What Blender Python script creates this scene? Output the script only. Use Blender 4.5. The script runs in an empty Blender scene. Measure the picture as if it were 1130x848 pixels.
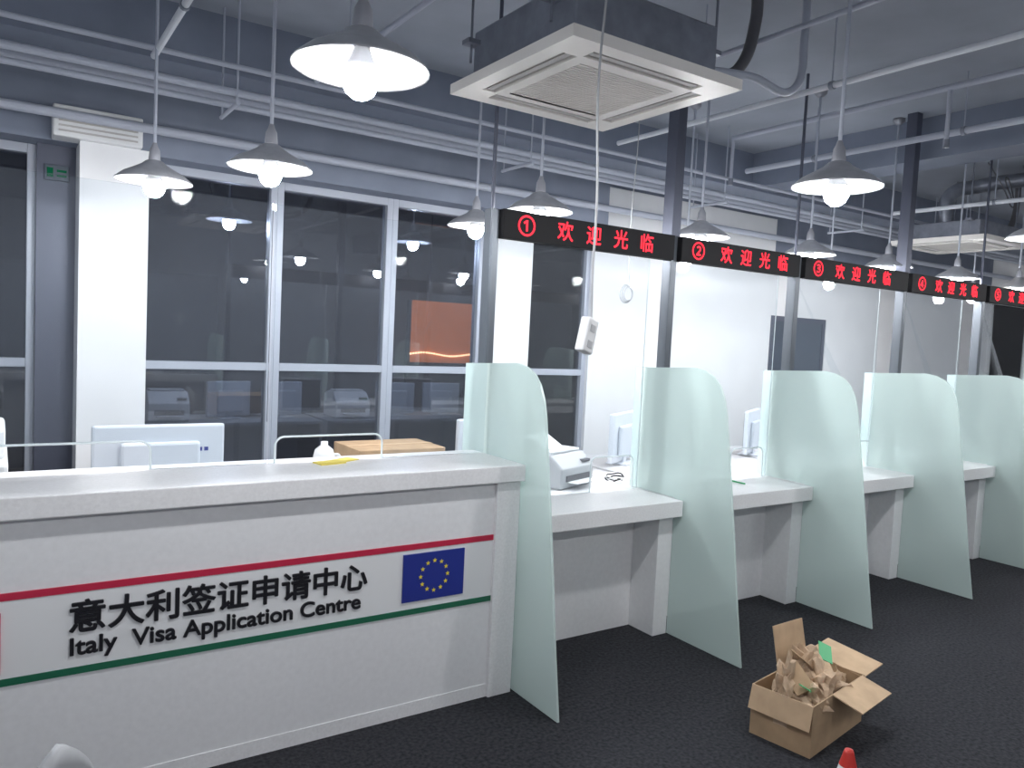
import bpy, bmesh, math, random
from mathutils import Vector, Matrix, noise
random.seed(4)
S=bpy.context.scene
S.view_settings.view_transform='Standard'
S.view_settings.look='None'
S.view_settings.exposure=0.0
COL=S.collection

# ---------------------------------------------------------------- materials
def newmat(name):
    m=bpy.data.materials.new(name); m.use_nodes=True
    nt=m.node_tree; nt.nodes.clear()
    o=nt.nodes.new('ShaderNodeOutputMaterial')
    return m,nt,o
def pmat(name,col,rough=.5,metal=0,var=0.0,scale=8,bump=0.0,emis=None,es=0,spec=.5,coat=0,coords='Object'):
    m,nt,o=newmat(name)
    p=nt.nodes.new('ShaderNodeBsdfPrincipled')
    p.inputs['Base Color'].default_value=(*col,1)
    p.inputs['Roughness'].default_value=rough
    p.inputs['Metallic'].default_value=metal
    p.inputs['Specular IOR Level'].default_value=spec
    p.inputs['Coat Weight'].default_value=coat
    if emis:
        p.inputs['Emission Color'].default_value=(*emis,1); p.inputs['Emission Strength'].default_value=es
    if var or bump:
        tc=nt.nodes.new('ShaderNodeTexCoord'); n=nt.nodes.new('ShaderNodeTexNoise')
        n.inputs['Scale'].default_value=scale; n.inputs['Detail'].default_value=5
        nt.links.new(tc.outputs[coords],n.inputs['Vector'])
        if var:
            r=nt.nodes.new('ShaderNodeValToRGB')
            r.color_ramp.elements[0].position=.3; r.color_ramp.elements[1].position=.7
            r.color_ramp.elements[0].color=(*[c*(1-var) for c in col],1)
            r.color_ramp.elements[1].color=(*[min(1,c*(1+var)) for c in col],1)
            nt.links.new(n.outputs['Fac'],r.inputs['Fac']); nt.links.new(r.outputs['Color'],p.inputs['Base Color'])
        if bump:
            b=nt.nodes.new('ShaderNodeBump'); b.inputs['Strength'].default_value=bump; b.inputs['Distance'].default_value=.01
            nt.links.new(n.outputs['Fac'],b.inputs['Height']); nt.links.new(b.outputs['Normal'],p.inputs['Normal'])
    nt.links.new(p.outputs[0],o.inputs[0]); return m
def emat(name,col,s):
    m,nt,o=newmat(name); e=nt.nodes.new('ShaderNodeEmission')
    e.inputs[0].default_value=(*col,1); e.inputs[1].default_value=s
    nt.links.new(e.outputs[0],o.inputs[0]); return m
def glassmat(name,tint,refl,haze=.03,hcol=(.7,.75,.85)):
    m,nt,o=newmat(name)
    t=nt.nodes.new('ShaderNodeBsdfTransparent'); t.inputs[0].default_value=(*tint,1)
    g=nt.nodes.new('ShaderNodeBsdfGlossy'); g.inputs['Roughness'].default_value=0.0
    d=nt.nodes.new('ShaderNodeBsdfDiffuse'); d.inputs[0].default_value=(*hcol,1)  # painted haze: diffuse share mixed into the panes to lift their blacks
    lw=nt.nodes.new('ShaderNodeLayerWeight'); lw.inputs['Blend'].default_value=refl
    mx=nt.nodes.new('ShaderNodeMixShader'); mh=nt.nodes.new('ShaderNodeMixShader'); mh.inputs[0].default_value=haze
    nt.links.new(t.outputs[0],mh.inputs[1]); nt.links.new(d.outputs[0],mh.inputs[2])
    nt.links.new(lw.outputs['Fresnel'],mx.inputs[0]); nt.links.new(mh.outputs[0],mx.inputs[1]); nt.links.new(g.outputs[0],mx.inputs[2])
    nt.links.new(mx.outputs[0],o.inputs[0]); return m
def frostmat(name):
    m,nt,o=newmat(name)
    d=nt.nodes.new('ShaderNodeBsdfDiffuse'); d.inputs[0].default_value=(.78,.87,.85,1)
    tl=nt.nodes.new('ShaderNodeBsdfTranslucent'); tl.inputs[0].default_value=(.83,.93,.91,1)
    tr=nt.nodes.new('ShaderNodeBsdfTransparent'); tr.inputs[0].default_value=(.88,.95,.93,1)
    gl=nt.nodes.new('ShaderNodeBsdfGlossy'); gl.inputs['Roughness'].default_value=.35
    m1=nt.nodes.new('ShaderNodeMixShader'); m1.inputs[0].default_value=.46
    m2=nt.nodes.new('ShaderNodeMixShader'); m2.inputs[0].default_value=.32
    m3=nt.nodes.new('ShaderNodeMixShader'); m3.inputs[0].default_value=.05
    L=nt.links.new
    L(d.outputs[0],m1.inputs[1]);L(tl.outputs[0],m1.inputs[2])
    L(m1.outputs[0],m2.inputs[1]);L(tr.outputs[0],m2.inputs[2])
    L(m2.outputs[0],m3.inputs[1]);L(gl.outputs[0],m3.inputs[2]);L(m3.outputs[0],o.inputs[0])
    return m
M=dict(
 carpet=pmat('carpet',(.034,.035,.040),.95,var=.45,scale=60,bump=.6,spec=.1),
 ceil=pmat('ceiling_paint',(.38,.41,.47),.8,var=.10,scale=2),
 bulk=pmat('bulkhead_paint',(.22,.25,.32),.7,var=.1,scale=3),
 white=pmat('white_wall',(.80,.81,.83),.6,var=.03,scale=3),
 hall=pmat('hall_wall',(.58,.61,.66),.7,var=.05,scale=3),
 stone=pmat('counter_stone',(.80,.80,.81),.28,var=.05,scale=90,spec=.5),
 panel=pmat('counter_panel',(.78,.785,.80),.35,var=.03,scale=40),
 alu=pmat('window_aluminium',(.44,.47,.54),.4,.2),
 alud=pmat('dark_frame',(.10,.11,.15),.45,.3),
 post=pmat('post_metal',(.12,.135,.155),.4,.5),
 black=pmat('black_plastic',(.008,.008,.010),.6,spec=.2),
 ink=pmat('letter_black',(.012,.012,.016),.35),
 red=pmat('red_stripe',(.50,.02,.06),.4),
 green=pmat('green_stripe',(.015,.13,.07),.4),
 blue=pmat('flag_blue',(.015,.03,.24),.4),
 yellow=pmat('flag_yellow',(.8,.65,.05),.5),
 led=emat('led_red',(1,.03,.05),2.6),
 acw=pmat('ac_plastic',(.82,.79,.75),.45,var=.03),
 acd=pmat('ac_grille',(.48,.46,.45),.6),
 slot=pmat('slot_dark',(.12,.12,.13),.6),
 steel=pmat('galvanised',(.26,.28,.33),.4,.5,var=.15,scale=12),
 pipe=pmat('pipe_paint',(.46,.49,.57),.45,.1),
 pipel=pmat('pipe_light',(.76,.79,.84),.4,.1),
 shade=pmat('lamp_shade_alu',(.62,.63,.66),.32,.75,var=.08,scale=25,bump=.15),
 shadeout=pmat('lamp_socket',(.34,.35,.39),.4,.4),
 bulb=emat('bulb_glow',(.98,.985,1),420),
 pw=pmat('white_plastic',(.78,.79,.80),.4),
 mon=pmat('monitor_plastic',(.60,.64,.70),.4),
 pg=pmat('grey_plastic',(.46,.47,.49),.45),
 screen=pmat('screen',(.02,.025,.03),.2),
 card=pmat('cardboard',(.42,.29,.175),.85,var=.12,scale=10,bump=.1),
 cardi=pmat('cardboard_inner',(.52,.37,.235),.85,var=.12,scale=10),
 paper=pmat('kraft_paper',(.52,.38,.26),.8,var=.2,scale=18,bump=.3),
 grn=pmat('green_plastic',(.03,.35,.12),.4),
 desk=pmat('office_desk',(.50,.51,.53),.5),
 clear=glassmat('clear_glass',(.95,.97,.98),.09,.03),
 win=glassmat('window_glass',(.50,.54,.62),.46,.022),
 edge=pmat('glass_edge',(.75,.82,.84),.2,emis=None),
 frost=frostmat('frosted_glass'),
 dark=pmat('dark_office',(.06,.075,.12),.8),
 orange=pmat('orange_panel_glow',(.6,.16,.04),.6,var=.3,scale=3,emis=(1,.25,.06),es=1.2),  # lit look painted in as emission; the panel itself is no lamp
 fairy=emat('fairy_light',(1,.55,.25),12),
 exitg=emat('exit_green',(.03,.45,.22),.18),
 door=pmat('door_dark',(.07,.09,.12),.35),
 conered=pmat('cone_red',(.55,.03,.02),.4),
 yel=pmat('yellow_note',(.75,.62,.12),.6),
)
# ---------------------------------------------------------------- helpers
class Grp:
    def __init__(s,name,loc=(0,0,0),rz=0):
        e=bpy.data.objects.new(name,None); e.empty_display_size=.1
        e.location=loc; e.rotation_euler=(0,0,rz); COL.objects.link(e); s.e=e
def link(name,me,mat,g=None,loc=None,rot=None,smooth=False):
    o=bpy.data.objects.new(name,me)
    if mat is not None:
        me.materials.append(M[mat] if isinstance(mat,str) else mat)
    COL.objects.link(o)
    if g: o.parent=g.e
    if loc: o.location=loc
    if rot: o.rotation_euler=rot
    if smooth:
        for p in me.polygons: p.use_smooth=True
    return o
def fin(bm,name):
    bmesh.ops.recalc_face_normals(bm,faces=bm.faces)
    me=bpy.data.meshes.new(name); bm.to_mesh(me); bm.free(); return me
def addbox(bm,b):
    x0,x1,y0,y1,z0,z1=b
    vs=[bm.verts.new((x,y,z)) for x in (x0,x1) for y in (y0,y1) for z in (z0,z1)]
    for f in ((0,1,3,2),(4,6,7,5),(0,4,5,1),(2,3,7,6),(0,2,6,4),(1,5,7,3)): bm.faces.new([vs[i] for i in f])
def boxes(name,bs,mat,g=None,bev=0,loc=None,rot=None):
    bm=bmesh.new()
    for b in bs: addbox(bm,b)
    o=link(name,fin(bm,name),mat,g,loc,rot)
    if bev:
        m=o.modifiers.new('b','BEVEL'); m.width=bev; m.segments=2; m.limit_method='ANGLE'
    return o
def box(name,b,mat,g=None,bev=0,loc=None,rot=None): return boxes(name,[b],mat,g,bev,loc,rot)
def lathe(name,prof,mat,g=None,loc=None,n=32,rot=None):
    bm=bmesh.new(); rings=[]
    for r,z in prof:
        rings.append([bm.verts.new((max(r,1e-5)*math.cos(2*math.pi*i/n),max(r,1e-5)*math.sin(2*math.pi*i/n),z)) for i in range(n)])
    for a,b in zip(rings,rings[1:]):
        for i in range(n): bm.faces.new((a[i],a[(i+1)%n],b[(i+1)%n],b[i]))
    bmesh.ops.remove_doubles(bm,verts=bm.verts,dist=1e-4)
    return link(name,fin(bm,name),mat,g,loc,rot,True)
def addcyl(bm,p0,p1,r,n=12):
    p0=Vector(p0);p1=Vector(p1);d=(p1-p0).normalized()
    u=d.orthogonal().normalized();v=d.cross(u)
    A=[bm.verts.new(p0+r*(u*math.cos(2*math.pi*i/n)+v*math.sin(2*math.pi*i/n))) for i in range(n)]
    B=[bm.verts.new(p1+r*(u*math.cos(2*math.pi*i/n)+v*math.sin(2*math.pi*i/n))) for i in range(n)]
    for i in range(n): bm.faces.new((A[i],A[(i+1)%n],B[(i+1)%n],B[i]))
    bm.faces.new(A[::-1]);bm.faces.new(B)
def cyls(name,cs,mat,g=None,n=12):
    bm=bmesh.new()
    for p0,p1,r in cs: addcyl(bm,p0,p1,r,n)
    return link(name,fin(bm,name),mat,g)
def tube(name,pts,r,mat,g=None,smooth=True,cyc=False):
    cu=bpy.data.curves.new(name,'CURVE'); cu.dimensions='3D'; cu.bevel_depth=r; cu.bevel_resolution=2; cu.use_fill_caps=True
    if smooth:
        sp=cu.splines.new('BEZIER'); sp.bezier_points.add(len(pts)-1)
        for b,p in zip(sp.bezier_points,pts):
            b.co=p; b.handle_left_type=b.handle_right_type='AUTO'
    else:
        sp=cu.splines.new('POLY'); sp.points.add(len(pts)-1)
        for b,p in zip(sp.points,pts): b.co=(*p,1)
    sp.use_cyclic_u=cyc
    cu.materials.append(M[mat])
    o=bpy.data.objects.new(name,cu); COL.objects.link(o)
    dg=bpy.context.evaluated_depsgraph_get(); me=bpy.data.meshes.new_from_object(o.evaluated_get(dg))
    bpy.data.objects.remove(o)
    o=bpy.data.objects.new(name,me); COL.objects.link(o)
    if g:o.parent=g.e
    return o
def extr(name,pts,axis,a0,a1,mat,g=None,bev=0):
    bm=bmesh.new()
    def P(p,a):
        return (a,p[0],p[1]) if axis=='x' else ((p[0],a,p[1]) if axis=='y' else (p[0],p[1],a))
    A=[bm.verts.new(P(p,a0)) for p in pts];B=[bm.verts.new(P(p,a1)) for p in pts]
    n=len(pts)
    for i in range(n): bm.faces.new((A[i],A[(i+1)%n],B[(i+1)%n],B[i]))
    bm.faces.new(A[::-1]);bm.faces.new(B)
    o=link(name,fin(bm,name),mat,g)
    if bev:
        m=o.modifiers.new('b','BEVEL'); m.width=bev; m.segments=2; m.limit_method='ANGLE'
    return o
def text(name,s,size,loc,mat,g=None,ext=.002,off=0,ax='LEFT',xs=1,rot=(math.pi/2,0,0),bold=0,sp=1):
    cu=bpy.data.curves.new(name,'FONT'); cu.body=s; cu.size=size; cu.extrude=ext; cu.offset=off; cu.align_x=ax; cu.space_character=sp
    o=bpy.data.objects.new(name,cu); COL.objects.link(o)
    bpy.context.view_layer.update()
    dg=bpy.context.evaluated_depsgraph_get(); me=bpy.data.meshes.new_from_object(o.evaluated_get(dg))
    bpy.data.objects.remove(o)
    if bold:
        bm=bmesh.new()
        for k,(dx,dy) in enumerate(((0,0),(1,0),(-1,0),(0,1),(0,-1),(.7,.7),(-.7,.7),(.7,-.7),(-.7,-.7))):
            n0=len(bm.verts); bm.from_mesh(me); bm.verts.ensure_lookup_table()
            for v in bm.verts[n0:]: v.co+=Vector((dx*bold,dy*bold,k*.00006))
        bm.to_mesh(me); bm.free()
    me.materials.clear(); me.materials.append(M[mat])
    o=bpy.data.objects.new(name,me); COL.objects.link(o)
    o.location=loc;o.rotation_euler=rot;o.scale=(xs,1,1)
    if g:o.parent=g.e
    return o

# ---------------------------------------------------------------- room shell
XL,XR,YF,YW,YB,ZC=-2.5,13.0,-3.0,6.0,9.6,3.5
box('floor',(XL-.2,XR+.2,YF-.2,YB+.2,-.1,0),'carpet')
box('ceiling',(XL-.2,XR+.2,YF-.2,YB+.2,ZC,ZC+.1),'ceil')
box('wall_left',(XL-.2,XL,YF,YB,0,ZC),'hall')
box('wall_right',(XR,XR+.2,YF,YB,0,ZC),'white')
box('wall_front',(XL,XR,YF-.2,YF,0,ZC),'hall')
box('wall_office_back',(XL,XR,YB,YB+.2,0,ZC),'dark')
boxes('wall_back',[(4.87,7.62,YW-.06,YW+.12,0,3.17),(7.62,7.70,YW,YW+.12,0,2.75),(7.70,8.80,YW,YW+.12,2.05,2.75),(8.80,XR,YW,YW+.12,0,2.75)],'white')
boxes('wall_back_bulkhead',[(XL,4.87,YW-.25,YW+.15,2.74,ZC),(4.87,7.62,YW-.02,YW+.15,3.17,ZC),(7.62,XR,YW+.0,YW+.15,2.75,ZC)],'bulk')
g=Grp('door_1',(8.25,YW+.04,0))
boxes('frame',[(-.55,-.49,-.03,.03,0,2.05),(.49,.55,-.03,.03,0,2.05),(-.49,.49,-.03,.03,1.99,2.05)],'alud',g)
boxes('leaf',[(-.49,.49,-.02,.02,0.01,1.99)],'door',g)
cyls('handle',[((.38,-.05,.95),(.38,-.05,1.25),.012),((.38,-.05,.97),(.38,0,.97),.008),((.38,-.05,1.23),(.38,0,1.23),.008)],'alu',g)
box('column_back_left',(.42,.82,5.62,YW,0,2.74),'white')
box('column_back_middle',(3.68,4.08,5.85,YW+.1,0,2.74),'white')
def window(i,x0,x1):
    g=Grp('window_%d'%i,((x0+x1)/2,YW+.03,0)); w=(x1-x0)/2
    boxes('frame',[(-w,-w+.05,-.05,.05,0,2.74),(w-.05,w,-.05,.05,0,2.74),(-w+.05,w-.05,-.05,.05,2.68,2.74),(-w+.05,w-.05,-.05,.05,0,.08),(-w+.05,w-.05,-.05,.05,1.29,1.35)],'alu',g,bev=.004)
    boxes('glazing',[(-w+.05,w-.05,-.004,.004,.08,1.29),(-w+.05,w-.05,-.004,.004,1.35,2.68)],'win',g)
for i,(a,b) in enumerate([(-2.5,-1.1),(-1.1,.20),(.82,1.77),(1.77,2.73),(2.73,3.64),(4.10,4.87)]): window(i+1,a,b)
box('trim_1',(.20,.42,YW-.10,YW+.12,0,2.74),'alud')
boxes('ceiling_beam',[(XL,XR,5.0,5.35,3.16,ZC)],'bulk')
boxes('ceiling_beam.001',[(6.0,6.35,YF,5.0,3.18,ZC)],'bulk')
boxes('ceiling_beam.002',[(-.6,-.25,YF,5.0,3.18,ZC)],'bulk')
# ---------------------------------------------------------------- ceiling pipes
cs=[]
for y,z,r in ((4.62,2.95,.022),(4.72,2.90,.018),(4.80,2.96,.025),(4.48,3.05,.015)):
    cs.append(((XL,y,z),(XR,y,z),r))
cyls('conduit_run',cs,'pipe')
cyls('conduit_run.001',[((XL,5.5,2.86),(XR,5.5,2.86),.03)],'pipe')
g=Grp('conduit_hanger')
cc=[]
for x in (-.9,1.1,3.1,5.1,7.1,9.1):
    cc+=[((x,4.5,2.865),(x,4.9,2.865),.012),((x,4.53,2.87),(x,4.53,ZC),.006),((x,4.88,2.87),(x,4.88,ZC),.006)]
cyls('rods',cc,'pipe',g)
def ypipe(x,z,y0,y1,r,mat='pipel'):
    g=Grp('overhead_pipe',(x,y0,z))
    cyls('pipe',[((0,0,0),(0,y1-y0,0),r)],mat,g)
    c=[]
    y=.25
    while y<y1-y0:
        c.append(((0,y,0),(0,y,ZC-z),.004)); y+=1.1
    cyls('hanger_rods',c,'pipe',g)
    cyls('clamps',[((0,a[0][1]-.012,0),(0,a[0][1]+.012,0),r+.006) for a in c],'steel',g)
ypipe(3.78,3.10,0.2,4.4,.017)
ypipe(.66,3.0,1.2,4.45,.017)
ypipe(1.52,3.06,1.5,4.45,.014,'pipe')
ypipe(5.2,3.12,0.2,4.4,.022,'pipe')
ypipe(7.4,3.05,1.0,4.4,.02)
ypipe(3.2,3.2,-.5,4.4,.014,'pipe')
g=Grp('sprinkler_pipe')
cyls('main',[((XL,1.2,3.32),(XR,1.2,3.32),.03),((4.9,1.2,3.32),(4.9,4.3,3.32),.02),((4.9,4.3,3.32),(4.9,4.3,3.0),.014),((4.9,2.6,3.32),(4.9,2.6,3.0),.014)],'pipe',g)
cyls('heads',[((4.9,4.3,3.0),(4.9,4.3,2.95),.02),((4.9,2.6,3.0),(4.9,2.6,2.95),.02)],'steel',g)
cyls('rods',[((x,1.2,3.32),(x,1.2,ZC),.005) for x in (-1.5,.5,2.0,4.2,7,9,11)],'pipe',g)
g=Grp('wall_vent_box',(.52,5.65,2.83))
box('case',(-.25,.25,-.09,.09,-.09,.10),'pw',g,bev=.01)
boxes('louvers',[(-.22,.22,-.098,-.09,-.06+i*.03,-.05+i*.03) for i in range(5)],'acd',g)
g=Grp('exit_sign',(.31,5.885,2.56))
box('case',(-.07,.07,-.012,.014,-.05,.05),'door',g,bev=.004)
boxes('pictogram',[(-.055,-.02,-.014,-.012,-.03,.03),(.0,.055,-.014,-.012,.005,.02),(.0,.055,-.014,-.012,-.025,-.01)],'exitg',g)
# ---------------------------------------------------------------- ceiling AC cassette
def cassette(x,y,bh=.28):
    g=Grp('ceiling_air_conditioner',(x,y,2.75)); W=.46
    s0,s1=.315,.385; q=.30
    boxes('panel',[(-W,W,-W,-s1,0,.045),(-W,W,s1,W,0,.045),(-W,-s1,-s1,s1,0,.045),(s1,W,-s1,s1,0,.045),
                   (-s1,-q,-s1,-s0,0,.045),(q,s1,-s1,-s0,0,.045),(-s1,-q,s0,s1,0,.045),(q,s1,s0,s1,0,.045),
                   (-s1,-s0,-s0,-q,0,.045),(s0,s1,-s0,-q,0,.045),(-s1,-s0,q,s0,0,.045),(s0,s1,q,s0,0,.045),
                   (-s0,s0,-s0,-.26,0,.045),(-s0,s0,.26,s0,0,.045),(-s0,-.26,-.26,.26,0,.045),(.26,s0,-.26,.26,0,.045)],'acw',g)
    boxes('slots',[(-s1,s1,-s1,s1,.043,.047)],'slot',g)
    fl=[]
    for sx,sy,L in ((0,1,q),(0,-1,q)):
        fl.append((-L+.01,L-.01,sy*.35-.014,sy*.35+.014,.004,.010))
        fl.append((sy*.35-.014,sy*.35+.014,-L+.01,L-.01,.004,.010))
    boxes('louvers',fl,'acd',g)
    boxes('grille',[(-.26,.26,-.26+i*.02,-.251+i*.02,.0,.012) for i in range(27)]+[(-.26+i*.13-.004,-.26+i*.13+.004,-.26,.26,.004,.016) for i in range(5)],'acw',g)
    box('filter',(-.26,.26,-.26,.26,.02,.03),'acd',g)
    box('body',(-.38,.40,-.36,.40,.047,bh),'steel',g,bev=.01)
    boxes('bracket',[(sx*.44-.04,sx*.44+.02,sy*.3-.03,sy*.3+.03,.18,.20) for sx in(-1,1) for sy in(-1,1)],'steel',g)
    cyls('rods',[((sx*.45,sy*.3,.10),(sx*.45,sy*.3,ZC-2.75),.006) for sx in(-1,1) for sy in(-1,1)],'steel',g)
    box('pipe_box',(.40,.55,-.2,.15,.08,.22),'steel',g,bev=.01)
    tube('refrigerant_pipe',[(.5,-.05,.18),(.75,-.05,.22),(.9,-.05,.30),(1.0,-.05,.55),(1.0,-.05,.75)],.03,'slot',g)
    tube('refrigerant_pipe_2',[(.5,-.15,.18),(.8,-.2,.2),(1.15,-.2,.22),(1.2,-.2,.5),(1.2,-.2,.75)],.02,'pipe',g)
    tube('flex_duct',[(-.1,.1,bh),(-.1,.08,.5),(.1,-.1,.6),(.25,-.8,.62),(.25,-1.4,.62)],.07,'steel',g)
    tube('loose_cable',[(-.2,-.30,.75),(-.12,-.42,.5),(.0,-.46,.34),(.04,-.42,.5),(-.05,-.40,.62),(.02,-.44,.4)],.006,'slot',g)
    return g
cassette(2.19,2.755)
cassette(7.95,4.0,.2)
# ---------------------------------------------------------------- pendant lamps
shade_prof=[(.026,.105),(.042,.098),(.062,.080),(.10,.058),(.145,.034),(.178,.006),(.182,0),(.182,-.004),(.176,.001),(.142,.028),(.098,.051),(.060,.072),(.04,.085)]
def lamp(x,y,z=2.34,lean=0):
    g=Grp('pendant_lamp',(x,y,z))
    lathe('shade',shade_prof,'shade',g,n=40)
    lathe('socket',[(0,.19),(.010,.19),(.014,.175),(.024,.155),(.028,.11),(.028,.08),(.022,.055),(.0,.055)],'shadeout',g,n=20)
    lathe('bulb_base',[(.018,.056),(.022,.050),(.034,.020),(.046,.006),(.0485,-.004),(0,-.004)],'pw',g,n=16)
    lathe('bulb',[(0,-.082),(.020,-.078),(.038,-.064),(.049,-.040),(.052,-.018),(.049,-.0045)],'bulb',g,n=12)
    cyls('stem',[((0,0,.18),(0,0,ZC-z),.008)],'pipe',g)
    lathe('ceiling_rose',[(0,ZC-z),(.045,ZC-z),(.045,ZC-z-.02),(.02,ZC-z-.045),(0,ZC-z-.045)],'shadeout',g,n=20)
for x in (.80,2.92,4.85,6.9,9.0): lamp(x,1.99)
for x in (-.45,1.0,2.47,3.74,4.87,5.88,6.95,8.1): lamp(x,3.5)
for x in (.65,2.54,4.45,6.3,8.9): lamp(x,4.3,2.34)
for x in (-1.2,.9,3.2,5.6): lamp(x,-.4,2.36)  # out-of-frame row, added as front fill light for the counters
for x in (1.6,3.3): lamp(x,6.75,2.5)  # added lamps, placed to light the office equipment behind the windows
# ---------------------------------------------------------------- reception counter
g=Grp('reception_counter',(0,2.88,0))
XE=1.995; X0=-2.0
box('top',(X0,XE,-.05,.42,.995,1.07),'stone',g,bev=.005)
box('body',(X0,XE-.13,.0,.33,0,.995),'panel',g)
box('end_pillar',(XE-.13,XE-.005,-.02,.38,0,.995),'stone',g,bev=.003)
box('kick',(X0,XE-.13,-.004,.0,0,.06),'stone',g)
box('stripe_red',(X0,1.865,-.006,.001,.728,.752),'red',g)
box('stripe_green',(X0,1.865,-.006,.001,.448,.472),'green',g)
tb=box('logo_board',(X0,1.865,-.003,.0005,.472,.728),'pw',g)
box('emblem_red',(-.32,.012,-.014,-.003,.49,.69),'red',g)
text('letters_chinese','意大利签证申请中心',.116,(.197,-.006,.601),'ink',g,ext=.004,bold=.0024,xs=1.02)
text('letters_english','Italy  Visa Application Centre',.083,(.20,-.006,.515),'ink',g,ext=.004,bold=.0017,xs=1.05)
box('eu_flag',(1.42,1.715,-.010,-.003,.505,.71),'blue',g)
bm=bmesh.new()
for k in range(12):
    a=k*math.pi/6; cx=1.5675+.065*math.cos(a); cz=.6075+.065*math.sin(a)
    vs=[]
    for j in range(10):
        r=.0115 if j%2==0 else .005; b=math.pi/2+j*math.pi/5
        vs.append(bm.verts.new((cx+r*math.cos(b),-.0112,cz+r*math.sin(b))))
    c=bm.verts.new((cx,-.0112,cz))
    for j in range(10): bm.faces.new((c,vs[j],vs[(j+1)%10]))
link('eu_stars',fin(bm,'stars'),'yellow',g)
def arch(x0,x1,z0,h,r=.04,n=6):
    pts=[(x0,z0)]
    for k in range(n+1):
        a=math.pi-k*math.pi/2/n; pts.append((x0+r+r*math.cos(a),z0+h-r+r*math.sin(a)))
    for k in range(n+1):
        a=math.pi/2-k*math.pi/2/n; pts.append((x1-r+r*math.cos(a),z0+h-r+r*math.sin(a)))
    pts.append((x1,z0)); return pts
def shield(name,x0,x1,y,z0,z1,arches,edge=False):
    g=Grp(name,(x0,y,z0)); pts=[(0,0)]
    arches=[[(p[0]-x0,p[1]-z0) for p in a] for a in arches]
    for a in arches: pts+=a
    pts+=[(x1-x0,0),(x1-x0,z1-z0),(0,z1-z0)]
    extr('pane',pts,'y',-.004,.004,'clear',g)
    for i,a in enumerate(arches): tube('opening_edge_%d'%i,[(p[0],0,p[1]) for p in a],.0045,'edge',g,smooth=False)
    if edge: tube('pane_edge',[(x1-x0-.002,0,.01),(x1-x0-.002,0,z1-z0)],.003,'edge',g,smooth=False)
shield('glass_screen',-1.9,.46+.47,3.2,1.0705,2.14,[arch(-.15,.49,1.0705,.11)])
shield('glass_screen.001',.94,1.99,3.2,1.0705,2.14,[arch(.966,1.45,1.0705,.11)])
# ---------------------------------------------------------------- service stations
GX=[2.012,3.19,4.37,5.57,6.80,8.05]
PX=[2.072,3.33,4.51,5.84,7.07,8.30]
out=[(2.52,.003),(2.565,.28),(2.61,.6),(2.655,.9),(2.70,1.18),(2.72,1.30),(2.74,1.375),(2.775,1.44),(2.82,1.485),(2.88,1.512),(2.96,1.525),(3.43,1.50),(3.43,.785),(3.05,.785),(3.05,.003)]
for k,gx in enumerate(GX):
    g=Grp('frosted_glass_divider',(gx,0,0))
    pts=out
    if k==0: pts=out[:-4]+[(3.43,1.50),(3.43,.785),(2.9,.785),(2.9,.003)]
    extr('pane',pts,'x',-.006,.006,'frost',g)
for k in range(5):
    g=Grp('service_desk',(GX[k],2.98,0)); L=GX[k+1]-GX[k]
    box('top',(.008,L-.008,0,.85,.69,.78),'stone',g,bev=.004)
    box('modesty_panel',(.008,L-.115,.27,.29,0,.69),'panel',g)
    box('wing',(L-.115,L-.008,.07,.80,0,.69),'panel',g,bev=.003)
for k,px in enumerate(PX):
    g=Grp('partition_post',(px,3.35,.781))
    box('post',(-.024,.024,-.035,.035,0,2.285-.781),'post',g,bev=.003)
    if k in (1,3): box('upper_post',(-.035,.035,-.04,.04,2.285-.781,ZC-.781),'alud',g)
    else: cyls('upper_rod',[((0,0,1.5),(0,0,ZC-.781),.010)],'alud',g)
    box('foot',(-.04,.04,-.045,.045,0,.008),'post',g)
for k in range(5):
    x0,x1=PX[k]+.03,PX[k+1]-.03
    g=Grp('led_sign',(x0,3.33,2.14)); L=x1-x0
    box('case',(0,L,-.045,.015,0,.145),'black',g,bev=.003)
    text('number','①②③④⑤'[k],.125,(.14,-.047,.030),'led',g,ext=.0005,ax='CENTER',bold=.0014)
    for i,ch in enumerate('欢迎光临'):
        text('char_%d'%i,ch,.108,(.39+i*.195*min(1,L/1.2),-.047,.035),'led',g,ext=.0005,ax='CENTER',bold=.0010)
    xe=GX[k+1]-.02
    shield('service_window',PX[k]+.027,xe,3.35,.782,2.138,[arch(PX[k+1]-.52,PX[k+1]-.2,.782,.2)],edge=True)
# ---------------------------------------------------------------- back-office desks and equipment
def desk(x0,x1,y0,y1,z=.75):
    g=Grp('office_desk',((x0+x1)/2,(y0+y1)/2,0)); w=(x1-x0)/2; d=(y1-y0)/2
    box('top',(-w,w,-d,d,z-.03,z),'desk',g,bev=.003)
    boxes('sides',[(-w,-w+.03,-d+.02,d-.02,0,z-.03),(w-.03,w,-d+.02,d-.02,0,z-.03),(-w+.03,w-.03,d-.05,d-.03,.2,z-.03)],'desk',g)
for x in (-2.2,.25,1.9,3.55,5.2,6.85): desk(x,x+1.6,3.95,4.65)
for x in (.95,2.65): desk(x,x+1.65,7.1,7.8)
def monitor(x,y,rz=0,w=.53,h=.33,z=.75,label=True):
    g=Grp('computer_monitor',(x,y,z),rz)
    box('case',(-w/2,w/2,-.022,.018,.02,.02+h),'mon',g,bev=.012)
    box('back_bulge',(-w*.3,w*.3,-.05,-.02,.06,.02+h*.75),'mon',g,bev=.015)
    box('screen',(-w/2+.02,w/2-.02,.018,.021,.05,h),'screen',g)
    box('foot',(-.11,.11,-.08,.08,0,.012),'mon',g,bev=.004)
    box('neck',(-.03,.03,-.03,-.01,.01,.1),'mon',g)
    if label: boxes('label',[(w*.24+i*.03,w*.24+i*.03+.02,-.0235,-.021,h-.12,h-.10) for i in range(3)],'blue',g)
monitor(.69,4.22,0,w=.62,h=.345)
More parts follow.
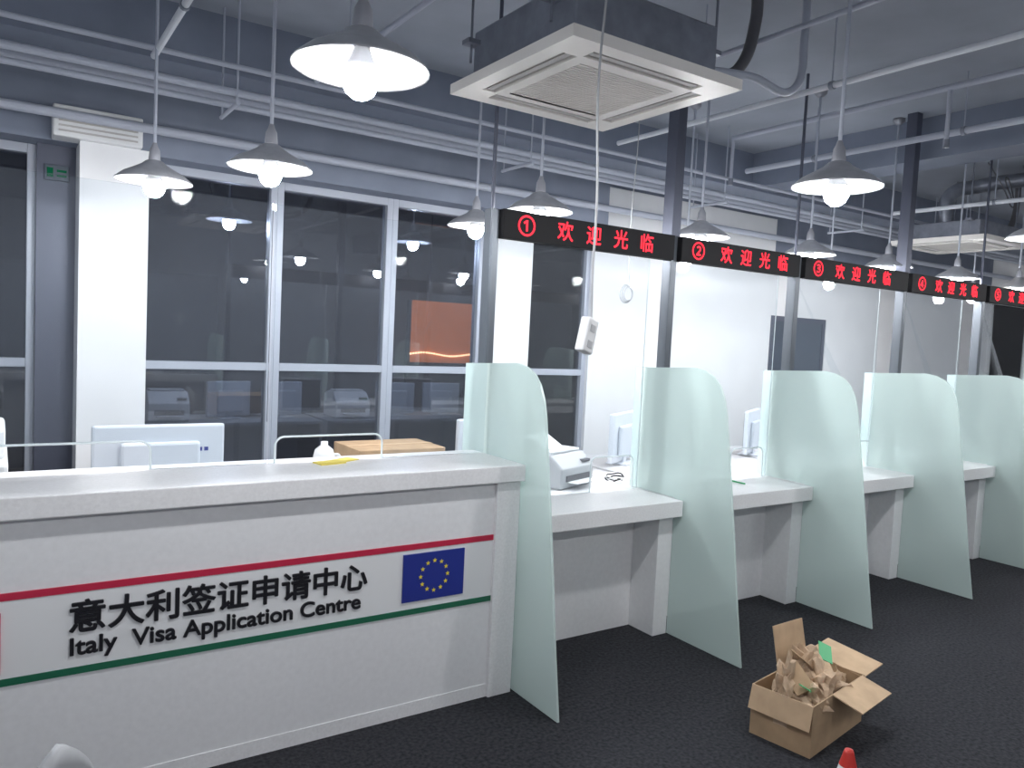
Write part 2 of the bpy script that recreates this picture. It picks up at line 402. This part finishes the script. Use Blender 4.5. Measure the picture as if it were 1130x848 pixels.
monitor(2.62,4.22,.1,w=.42,h=.34)
monitor(3.85,4.25,.5,w=.5,h=.36); monitor(5.3,4.25,.5,w=.5,h=.36); monitor(6.6,4.25,.4,w=.5,h=.36)
def printer(x,y,z,rz=0,w=.42,d=.34,h=.22,grey=True,tray=False):
    g=Grp('office_printer',(x,y,z),rz)
    extr('body',[(-d/2,0),(d/2,0),(d/2,h*.85),(d*.25,h),(-d*.2,h),(-d/2,h*.62)],'x',-w/2,w/2,'pg' if grey else 'pw',g,bev=.012)
    box('paper_slot',(-w*.36,w*.36,-d/2-.004,-d/2+.03,h*.22,h*.40),'slot',g)
    box('tray',(-w*.32,w*.32,-d/2-.07,-d/2,h*.18,h*.22),'pw',g,bev=.003)
    box('lid',(-w*.42,w*.42,-d*.18,d*.25,h,h+.018),'pw',g,bev=.006)
    box('panel',(w*.2,w*.42,-d*.46,-d*.25,h*.72,h*.80),'slot',g)
    if tray: box('paper_sheet',(-.15,.05,.0,.16,0,.004),'pw',g,loc=(0,0,h+.02),rot=(.5,0,0))
    return g
printer(2.80,3.64,.783,.35,w=.36,d=.28,h=.19,tray=True)
for x,w in ((1.25,.34),(2.95,.36)):
    printer(x,7.4,.752,0,w=w,d=.35,h=.26,grey=False)
for x in (1.8,2.3,3.5,4.05): monitor(x,7.45,.2 if x<3 else -.2,w=.42,h=.33,label=False)
g=Grp('photocopier',(-.24,4.2,0))
box('body',(-.28,.28,-.3,.3,.03,.85),'pw',g,bev=.015); box('scanner',(-.28,.28,-.3,.3,.87,1.0),'pw',g,bev=.015)
box('feeder',(-.22,.27,-.2,.25,1.0,1.14),'pw',g,bev=.02); boxes('drawers',[(-.25,.25,-.31,-.3,.15+i*.2,.32+i*.2) for i in range(3)],'pg',g)
boxes('casters',[(sx*.22-.03,sx*.22+.03,sy*.24-.03,sy*.24+.03,0,.03) for sx in(-1,1) for sy in(-1,1)],'slot',g)
box('gap',(-.2,.27,-.28,.28,.85,.87),'slot',g)
g=Grp('cardboard_carton',(2.0,4.30,.752))
box('carton',(-.28,.28,-.2,.2,0,.20),'card',g,bev=.004); box('tape',(-.28,.28,-.025,.025,.2,.202),'cardi',g)
g=Grp('plastic_jug',(1.53,4.15,.752))
lathe('jug',[(0,0),(.055,0),(.06,.02),(.06,.17),(.05,.21),(.02,.235),(.02,.255),(0,.255)],'pw',g,n=20)
tube('handle',[(.05,0,.18),(.09,0,.17),(.09,0,.08),(.055,0,.06)],.008,'pw',g)
g=Grp('coiled_cable',(3.07,3.45,.788))
for i in range(4):
    tube('loop_%d'%i,[( .05*math.cos(t*.9+i)+.006*i,.05*math.sin(t*.9+i),.01+.012*i+.02*abs(math.sin(t*2))) for t in range(7)],.004,'black' if i%2 else 'pw',g,cyc=True)
g=Grp('tape_roll',(2.36,3.45,.782)); lathe('roll',[(.03,0),(.055,0),(.055,.045),(.03,.045),(.03,0)],'pw',g,n=24)
g=Grp('green_stapler',(2.5,3.65,.782)); box('stapler_base',(-.07,.07,-.02,.02,0,.015),'grn',g,bev=.005); box('stapler_arm',(-.07,.06,-.018,.018,.0,.04),'grn',g,bev=.01,loc=(0,0,.015),rot=(0,-.12,0))
for i,(x,y) in enumerate(((3.75,3.2),(3.95,3.26))):
    g=Grp('green_pen',(x,y,.786),.6+i); cyls('barrel',[((-.07,0,0),(.06,0,0),.005)],'grn',g); cyls('tip',[((.06,0,0),(.075,0,0),.003)],'black',g)
g=Grp('document_stand',(4.05,3.62,.781),.5)
box('plate',(-.11,.11,0,.006,0.004,.30),'pw',g,rot=(-.25,0,0)); box('base',(-.11,.11,-.02,.1,0,.008),'pw',g)
g=Grp('yellow_note',(1.18,3.13,1.0705),.2); box('pad',(-.06,.06,-.035,.035,0,.006),'yel',g)
box('sheet',(.02,.16,-.03,.04,.0,.003),'yel',g,rot=(0,0,.3))
g=Grp('hanging_power_socket',(1.80,2.21,1.665))
tube('cord',[(.02,.0,ZC-1.665),(.01,0,1.3),(-.01,0,.9),(.012,0,.5),(.012,0,.2),(.018,0,.06)],.0045,'pg',g)
o=box('socket',(-.033,.033,-.02,.02,-.065,.065),'pw',g,bev=.006,rot=(0,.28,.3))
o=boxes('outlets',[(-.015,.015,-.022,-.0195,-.045,-.02),(-.015,.015,-.022,-.0195,.015,.04)],'pg',g,rot=(0,.28,.3))
g=Grp('hanging_cable_coil',(3.08,3.42,1.93))
tube('drop',[(0,0,ZC-1.93),(.01,0,.9),(-.01,0,.4),(0,0,.05)],.003,'pg',g)
for i in range(3): tube('ring_%d'%i,[((.035+.006*i)*math.cos(t*math.pi/4),.01*i,(.04+.006*i)*math.sin(t*math.pi/4)) for t in range(8)],.0035,'pg',g,cyc=True)
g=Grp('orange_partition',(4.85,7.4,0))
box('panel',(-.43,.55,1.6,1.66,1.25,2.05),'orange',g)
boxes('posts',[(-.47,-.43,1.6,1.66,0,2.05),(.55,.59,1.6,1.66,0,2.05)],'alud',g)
bm=bmesh.new()
for i in range(26): bmesh.ops.create_icosphere(bm,subdivisions=1,radius=.014,matrix=Matrix.Translation((-.43+i*.038,1.58,1.36+.02*math.sin(i*.3))))
link('fairy_lights',fin(bm,'fl'),'fairy',g)
# ---------------------------------------------------------------- carton on the floor
ang=math.atan2(.086,.507)
g=Grp('open_cardboard_box',(2.743,1.80,0),ang); L,W,H,t=.50,.27,.215,.005
boxes('walls',[(0,L,0,t,0,H),(0,L,W-t,W,0,H),(0,t,t,W-t,0,H),(L-t,L,t,W-t,0,H),(t,L-t,t,W-t,0,t)],'card',g)
box('flap_right',(0,.18,-W/2,W/2,0,t),'cardi',g,loc=(L,W/2,H),rot=(.12,-.12,-.08))
box('flap_back',(-.02,.26,-t,0,0,.19),'cardi',g,loc=(L*.48,W,H-.002),rot=(-.25,.08,0))
box('flap_front',(.18,L-.02,-.13,0,-t,0),'cardi',g,loc=(0,0,H),rot=(.25,0,0))
box('flap_left',(-.10,0,0,W,-t,0),'cardi',g,loc=(0,0,H),rot=(0,-1.3,0))
box('tape',(-.001,0,W/2-.03,W/2+.03,H*.4,H),'paper',g)
for i in range(9):
    bm=bmesh.new(); bmesh.ops.create_icosphere(bm,subdivisions=3,radius=.07)
    sd=Vector((i*3.1,i*1.7,i))
    st=(1.4,.8,.6) if i%2 else (.8,1.3,.7)
    for v in bm.verts:
        n1=noise.noise(v.co*20+sd); n2=noise.noise(v.co*45+sd)
        v.co*=.66+1.2*abs(n1)+.3*n2
        v.co=Vector((v.co.x*st[0],v.co.y*st[1],v.co.z*st[2]))
    link('crumpled_paper_%d'%i,fin(bm,'cp'),'paper' if i!=4 else 'cardi',g,loc=(.10+.072*(i%5),.09+.08*(i//5),.16+.03*(i%3)+(.03 if i>5 else 0)),rot=(i,.3*i,i*.7))
box('card_piece',(-.07,.07,-.05,.05,0,.004),'cardi',g,loc=(.24,.17,.29),rot=(.5,.5,.3))
box('card_piece_2',(-.08,.06,-.04,.05,0,.004),'card',g,loc=(.13,.14,.26),rot=(-.4,-.5,1.2))
box('card_piece_3',(-.09,.06,-.03,.03,0,.004),'cardi',g,loc=(.32,.12,.29),rot=(.2,-.4,.8))
box('green_wrapper',(0,.12,0,.06,0,.003),'grn',g,loc=(.34,.08,.275),rot=(.4,-.3,.5))
box('green_wrapper_2',(0,.06,0,.05,0,.003),'grn',g,loc=(.06,.04,.245),rot=(.4,.3,.5))
g=Grp('wire_scrap',(3.4,2.3,.004))
tube('wire',[(0,0,0),(.13,-.05,0),(.23,.02,0)],.002,'pg',g)
g=Grp('traffic_cone',(2.155,1.285,0))
box('base',(-.15,.15,-.15,.15,0,.02),'black',g,bev=.01)
lathe('cone_low',[(.125,.02),(.062,.25)],'conered',g); lathe('band',[(.0625,.25),(.040,.33)],'pw',g)
lathe('cone_top',[(.040,.33),(.030,.375)],'conered',g); lathe('band_2',[(.031,.375),(.025,.40)],'pw',g); lathe('cone_tip',[(.0255,.40),(.015,.44),(.012,.448),(0,.45)],'conered',g)
# ---------------------------------------------------------------- chair near the camera
g=Grp('visitor_chair',(-.06,1.88,-.0),.75)
bm=bmesh.new(); n=14; rows=[]
for j in range(9):
    v=j/8; row=[]
    for i in range(n+1):
        u=i/n*2-1; w=.21*(1-.25*v**3)
        zz=.47+.328*v-.15*(abs(u)**1.3)*v**2-.02*u*u
        row.append(bm.verts.new((u*w,-.20-.05*v+.05*u*u,zz)))
    rows.append(row)
for a,b in zip(rows,rows[1:]):
    for i in range(n): bm.faces.new((a[i],a[i+1],b[i+1],b[i]))
o=link('backrest',fin(bm,'br'),'pg',g,smooth=True); m=o.modifiers.new('s','SOLIDIFY'); m.thickness=.015
box('seat',(-.22,.22,-.2,.22,.43,.47),'pg',g,bev=.015)
cyls('legs',[((sx*.18,sy*.17,.43),(sx*.21,sy*.21,0),.012) for sx in(-1,1) for sy in(-1,1)]+[((-.2,-.2,.25),(.2,-.2,.25),.008)],'steel',g)
# ---------------------------------------------------------------- world + camera
w=bpy.data.worlds.new('World'); S.world=w; w.use_nodes=True
w.node_tree.nodes['Background'].inputs[0].default_value=(.02,.03,.06,1); w.node_tree.nodes['Background'].inputs[1].default_value=.5
cam=bpy.data.cameras.new('Camera'); co=bpy.data.objects.new('Camera',cam); COL.objects.link(co)
cam.sensor_width=36; cam.lens=36*850/1130; cam.clip_start=.05
R=Matrix(((.8316,-.0061,-.5553),(-.5532,.0788,-.8293),(.0488,.9969,.0622)))
co.matrix_world=Matrix.Translation((0,0,1.65))@R.to_4x4()
S.camera=co
